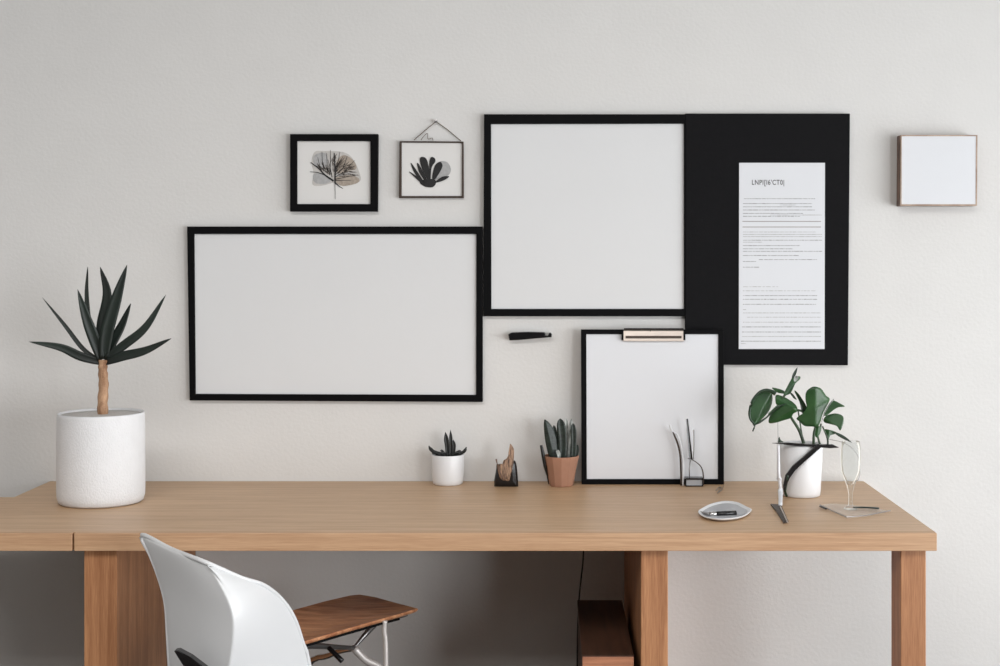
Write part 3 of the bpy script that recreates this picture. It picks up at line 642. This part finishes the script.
# stemmed glass on a thin plate
g = on_desk(850, 510); gy = g.y
gs = (D0 + gy) / F; gx = (850.6 - CX) * gs
t = thing('glass_plate', (gx, gy, DESK), 'thin clear plate with dark rim under the stemmed glass', 'plate')
pl = [on_desk(x, y) for x, y in ((820, 506.2), (834, 513), (847, 518.6), (866, 517), (890.5, 512), (872, 508.5), (850, 505.6), (832, 504.6))]
obj('plate', prism(B(), [p + Vector((0, 0, .0008)) for p in pl], (0, 0, .0018)), M['frosted'], t)
b = B(); tube(b, [p + Vector((0, 0, .0034)) for p in pl[:5]], .0010, 6); obj('dark_rim', b, M['grey_metal'], t)
b = B(); tube(b, [on_desk(820, 506.2, DESK + .004), on_desk(826, 508.8, DESK + .004)], .0020, 6); obj('rim_tip', b, M['black_gloss'], t)
t = thing('stemmed_glass', (gx, gy, DESK + .0032), 'clear stemmed drinking glass standing right of the monstera pot', 'glass')
H_ = lambda py: (514 - py) * gs - .003
prof = [(0, 0), (6.6, 514), (6.4, 512.6), (2.3, 510), (2.0, 505), (2.1, 498), (3.8, 490), (7.0, 482.5), (9.0, 476.5), (9.7, 470), (9.8, 462), (9.4, 453), (8.8, 446), (8.4, 446), (9.0, 453), (9.3, 462), (9.1, 470), (8.4, 476), (6.4, 481.8), (3.0, 488), (0, 490)]
pr = [(0, .0008)] + [(a * gs, (H_(c) if c else 0) + .001) for a, c in prof[1:]]
obj('bowl_and_stem', lathe(B(), (gx, gy, DESK + .0035), pr, 40), M['glass'], t, smooth=True)
b = B(); tube(b, smooth_path([P(*zs(x, y), gy) for x, y in ((395, 62), (470, 78), (530, 108), (575, 155), (598, 215), (600, 280), (588, 330), (566, 342))], 5), .0007, 6)
single('wire_loop', b, M['grey_metal'], 'thin wire arching from the plant pot over the stemmed glass', 'wire')
b = B(); blade(b, [on_desk(853, 507.4, DESK + .0055), on_desk(866, 507.6, DESK + .0055), on_desk(879, 508.6, DESK + .0055)], .011, normal=(0, 0, 1), fold=.1, thick=.0014, prof=lambda s: .25 + .75 * s if s < .95 else .6)
single('dried_leaf', b, M['snake_leaf'], 'small dark narrow leaf lying behind the stemmed glass', 'leaf')

# ------------------------------------------------------------------ chair
t = thing('shell_chair', (-.55, -.62, 0), 'white curved shell chair with walnut seat pushed to the desk', 'chair')
Lr = [(142, 535, -.765), (151, 556, -.78), (160, 580, -.79), (166, 604, -.80), (168, 634, -.80), (170, 668, -.80), (173, 710, -.79), (180, 750, -.77)]
Fr = [(207, 563, -.90), (219, 582, -.915), (229, 601, -.925), (234.5, 618, -.925), (233.5, 643, -.92), (229, 668, -.91), (224, 710, -.89), (222, 750, -.85)]
Rr = [(214, 565.5, -.89), (240, 577.5, -.86), (264, 585.5, -.82), (282, 600, -.78), (294, 618, -.755), (302, 641, -.735), (309.5, 667, -.72), (318, 750, -.70)]
rows = []
for l, f, r in zip(Lr, Fr, Rr):
    l, f, r = P(*l), P(*f), P(*r)
    row = [l, l.lerp(f, .03) + Vector((0, -.004, 0))]
    for s in (.3, .6, .85): row.append(l.lerp(f, s) + Vector((0, -.012 * math.sin(math.pi * s), 0)))
    row += [l.lerp(f, .97), f, f.lerp(r, .04)]
    for s in (.25, .5, .75): row.append(f.lerp(r, s) + Vector((.0, -.020 * math.sin(math.pi * s), 0)))
    row += [f.lerp(r, .97), r]
    rows.append(row)
b = B(); vs = [[b.verts.new(p) for p in row] for row in rows]
for a, c in zip(vs, vs[1:]):
    for i in range(len(a) - 1): b.faces.new([a[i], a[i + 1], c[i + 1], c[i]])
obj('backrest_shell', b, M['shell'], t, smooth=True, solid=.005, offset=0, subsurf=2)
# rolled rim along the top and both sides
rim = [P(*p) for p in Lr[::-1]] + [P(172, 549.5, -.83)] + [P(*Fr[0])] + [P(*p) for p in Rr[1:]]
b = B(); tube(b, smooth_path(rim, 5), .0044, 10); obj('shell_rim', b, M['shell'], t, smooth=True)
# walnut seat
zs_ = CZ - .762
def S(px, py, z=None):
    z = zs_ if z is None else z
    d = F * (CZ - z) / (py - CY); return Vector(((px - CX) / F * d, d - D0, z))
so = [S(262, 652), S(268, 624), S(294, 609.5), S(325, 601), S(350, 595.2), S(360, 594.2), (S(376, 597)), S(396, 602.5), S(418, 608.2), S(400, 614), S(378, 620), S(345, 629.5), S(306, 641)]
so = [Vector(v) for v in so]
c = sum(so, Vector()) / len(so)
b = B(); rows = []
for s, z in ((.95, -.009), (.98, -.007), (.998, -.004), (1, -.002), (.985, 0), (.8, -.003), (.4, -.006)):
    rows.append([b.verts.new((c.x + (p.x - c.x) * s, c.y + (p.y - c.y) * s, zs_ + z)) for p in so])
for a, d in zip(rows, rows[1:]):
    for i in range(len(a)): b.faces.new([a[i], a[(i + 1) % len(a)], d[(i + 1) % len(a)], d[i]])
b.faces.new(rows[0]); b.faces.new(rows[-1]); obj('seat', b, M['seat_wood'], t)
b = B(); e = [Vector((c.x + (p.x - c.x) * .985, c.y + (p.y - c.y) * .975, zs_ - .0105)) for p in so]
tube(b, e[9:] + [e[0]], .0026, 8); obj('seat_rail', b, M['black'], t)
hub = P(354, 648, -.47)
def bar(name, pts, r0, r1, m, flat=1.0):
    b = B(); tube(b, smooth_path(pts, 5), lambda s: r0 + (r1 - r0) * s, 10, flat); return obj(name, b, M[m], t, smooth=True)
bar('seat_strut', [P(303, 645, -.62), P(328, 646.5, -.55), hub], .0075, .0042, 'grey_metal')
bar('seat_strut', [hub, P(364, 636, -.45), P(374, 624.5, -.44)], .0034, .0075, 'grey_metal')
bar('leg', [hub, P(366, 660, -.46), P(384, 672, -.44), P(420, 720, -.38), Vector((-.25, -.30, 0.0))], .0085, .0095, 'satin')
bar('leg', [P(385, 620.5, -.49), P(384.3, 632, -.49), P(386, 666, -.49), Vector((-.345, -.50, 0))], .0056, .0056, 'satin')
bar('leg', [P(300, 646, -.63), P(290, 700, -.64), Vector((-.56, -.72, 0))], .007, .008, 'chrome')
bar('leg', [hub, P(330, 655, -.42), P(300, 680, -.36), Vector((-.66, -.30, 0))], .006, .008, 'chrome')
bar('adjustment_lever', [P(329, 648, -.56), P(335, 654, -.57), P(342, 661, -.58)], .0050, .0056, 'black_gloss')
bar('seat_bracket', [P(393, 616.5, -.44), P(400, 616.5, -.43), P(407, 614.5, -.42)], .0042, .0038, 'grey_metal')
b = B(); prism(b, [P(173.5, 651, -.90), P(178, 650.5, -.90), P(190, 657, -.93), P(206, 669, -.95), P(212, 690, -.95), P(192, 690, -.93), P(184, 668, -.91)], (0, .02, 0)); obj('black_bracket', b, M['black_gloss'], t, bevel=.002)
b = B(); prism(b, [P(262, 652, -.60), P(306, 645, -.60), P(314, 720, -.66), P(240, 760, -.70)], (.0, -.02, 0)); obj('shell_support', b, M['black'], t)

# ------------------------------------------------------------------ light
def area(name, loc, rot, sx, sy, e, col):
    l = bpy.data.lights.new(name, 'AREA'); l.shape = 'RECTANGLE'; l.size = sx; l.size_y = sy; l.energy = e; l.color = col
    o = bpy.data.objects.new(name, l); COL.objects.link(o); o.location = loc; o.rotation_euler = rot; return o
for (a0, a1), e in zip(WINS, (88, 158)):  # first is the window's daylight; second, stronger one is an added fill
    area('window_daylight_fill', (XR + .12, (a0 + a1) / 2, (WZ0 + WZ1) / 2), (0, math.radians(90), 0), WZ1 - WZ0, a1 - a0, e, (.955, .978, 1))
area('overhead_fill', (-.8, -3.3, ZC - .04), (0, 0, 0), 3.0, 1.4, 82, (1, .97, .945))  # added soft fill without a fixture, lifts upper wall and desktop
w = bpy.data.worlds.new('world'); bpy.context.scene.world = w; w.use_nodes = True
w.node_tree.nodes['Background'].inputs['Color'].default_value = (1, .975, .95, 1)
w.node_tree.nodes['Background'].inputs['Strength'].default_value = .03

# ------------------------------------------------------------------ camera
cam = bpy.data.cameras.new('camera'); co = bpy.data.objects.new('camera', cam); COL.objects.link(co)
co.location = (0, -D0, CZ); co.rotation_euler = (math.radians(90), 0, 0)
cam.sensor_width = 36; cam.lens = F * 36 / 1000; cam.shift_x = (500 - CX) / 1000; cam.shift_y = -(333 - CY) / 1000
sc = bpy.context.scene; sc.camera = co
sc.view_settings.view_transform = 'Standard'; sc.view_settings.look = 'None'; sc.view_settings.gamma = 1; sc.view_settings.use_curve_mapping = False
sc.view_settings.exposure = 0.13
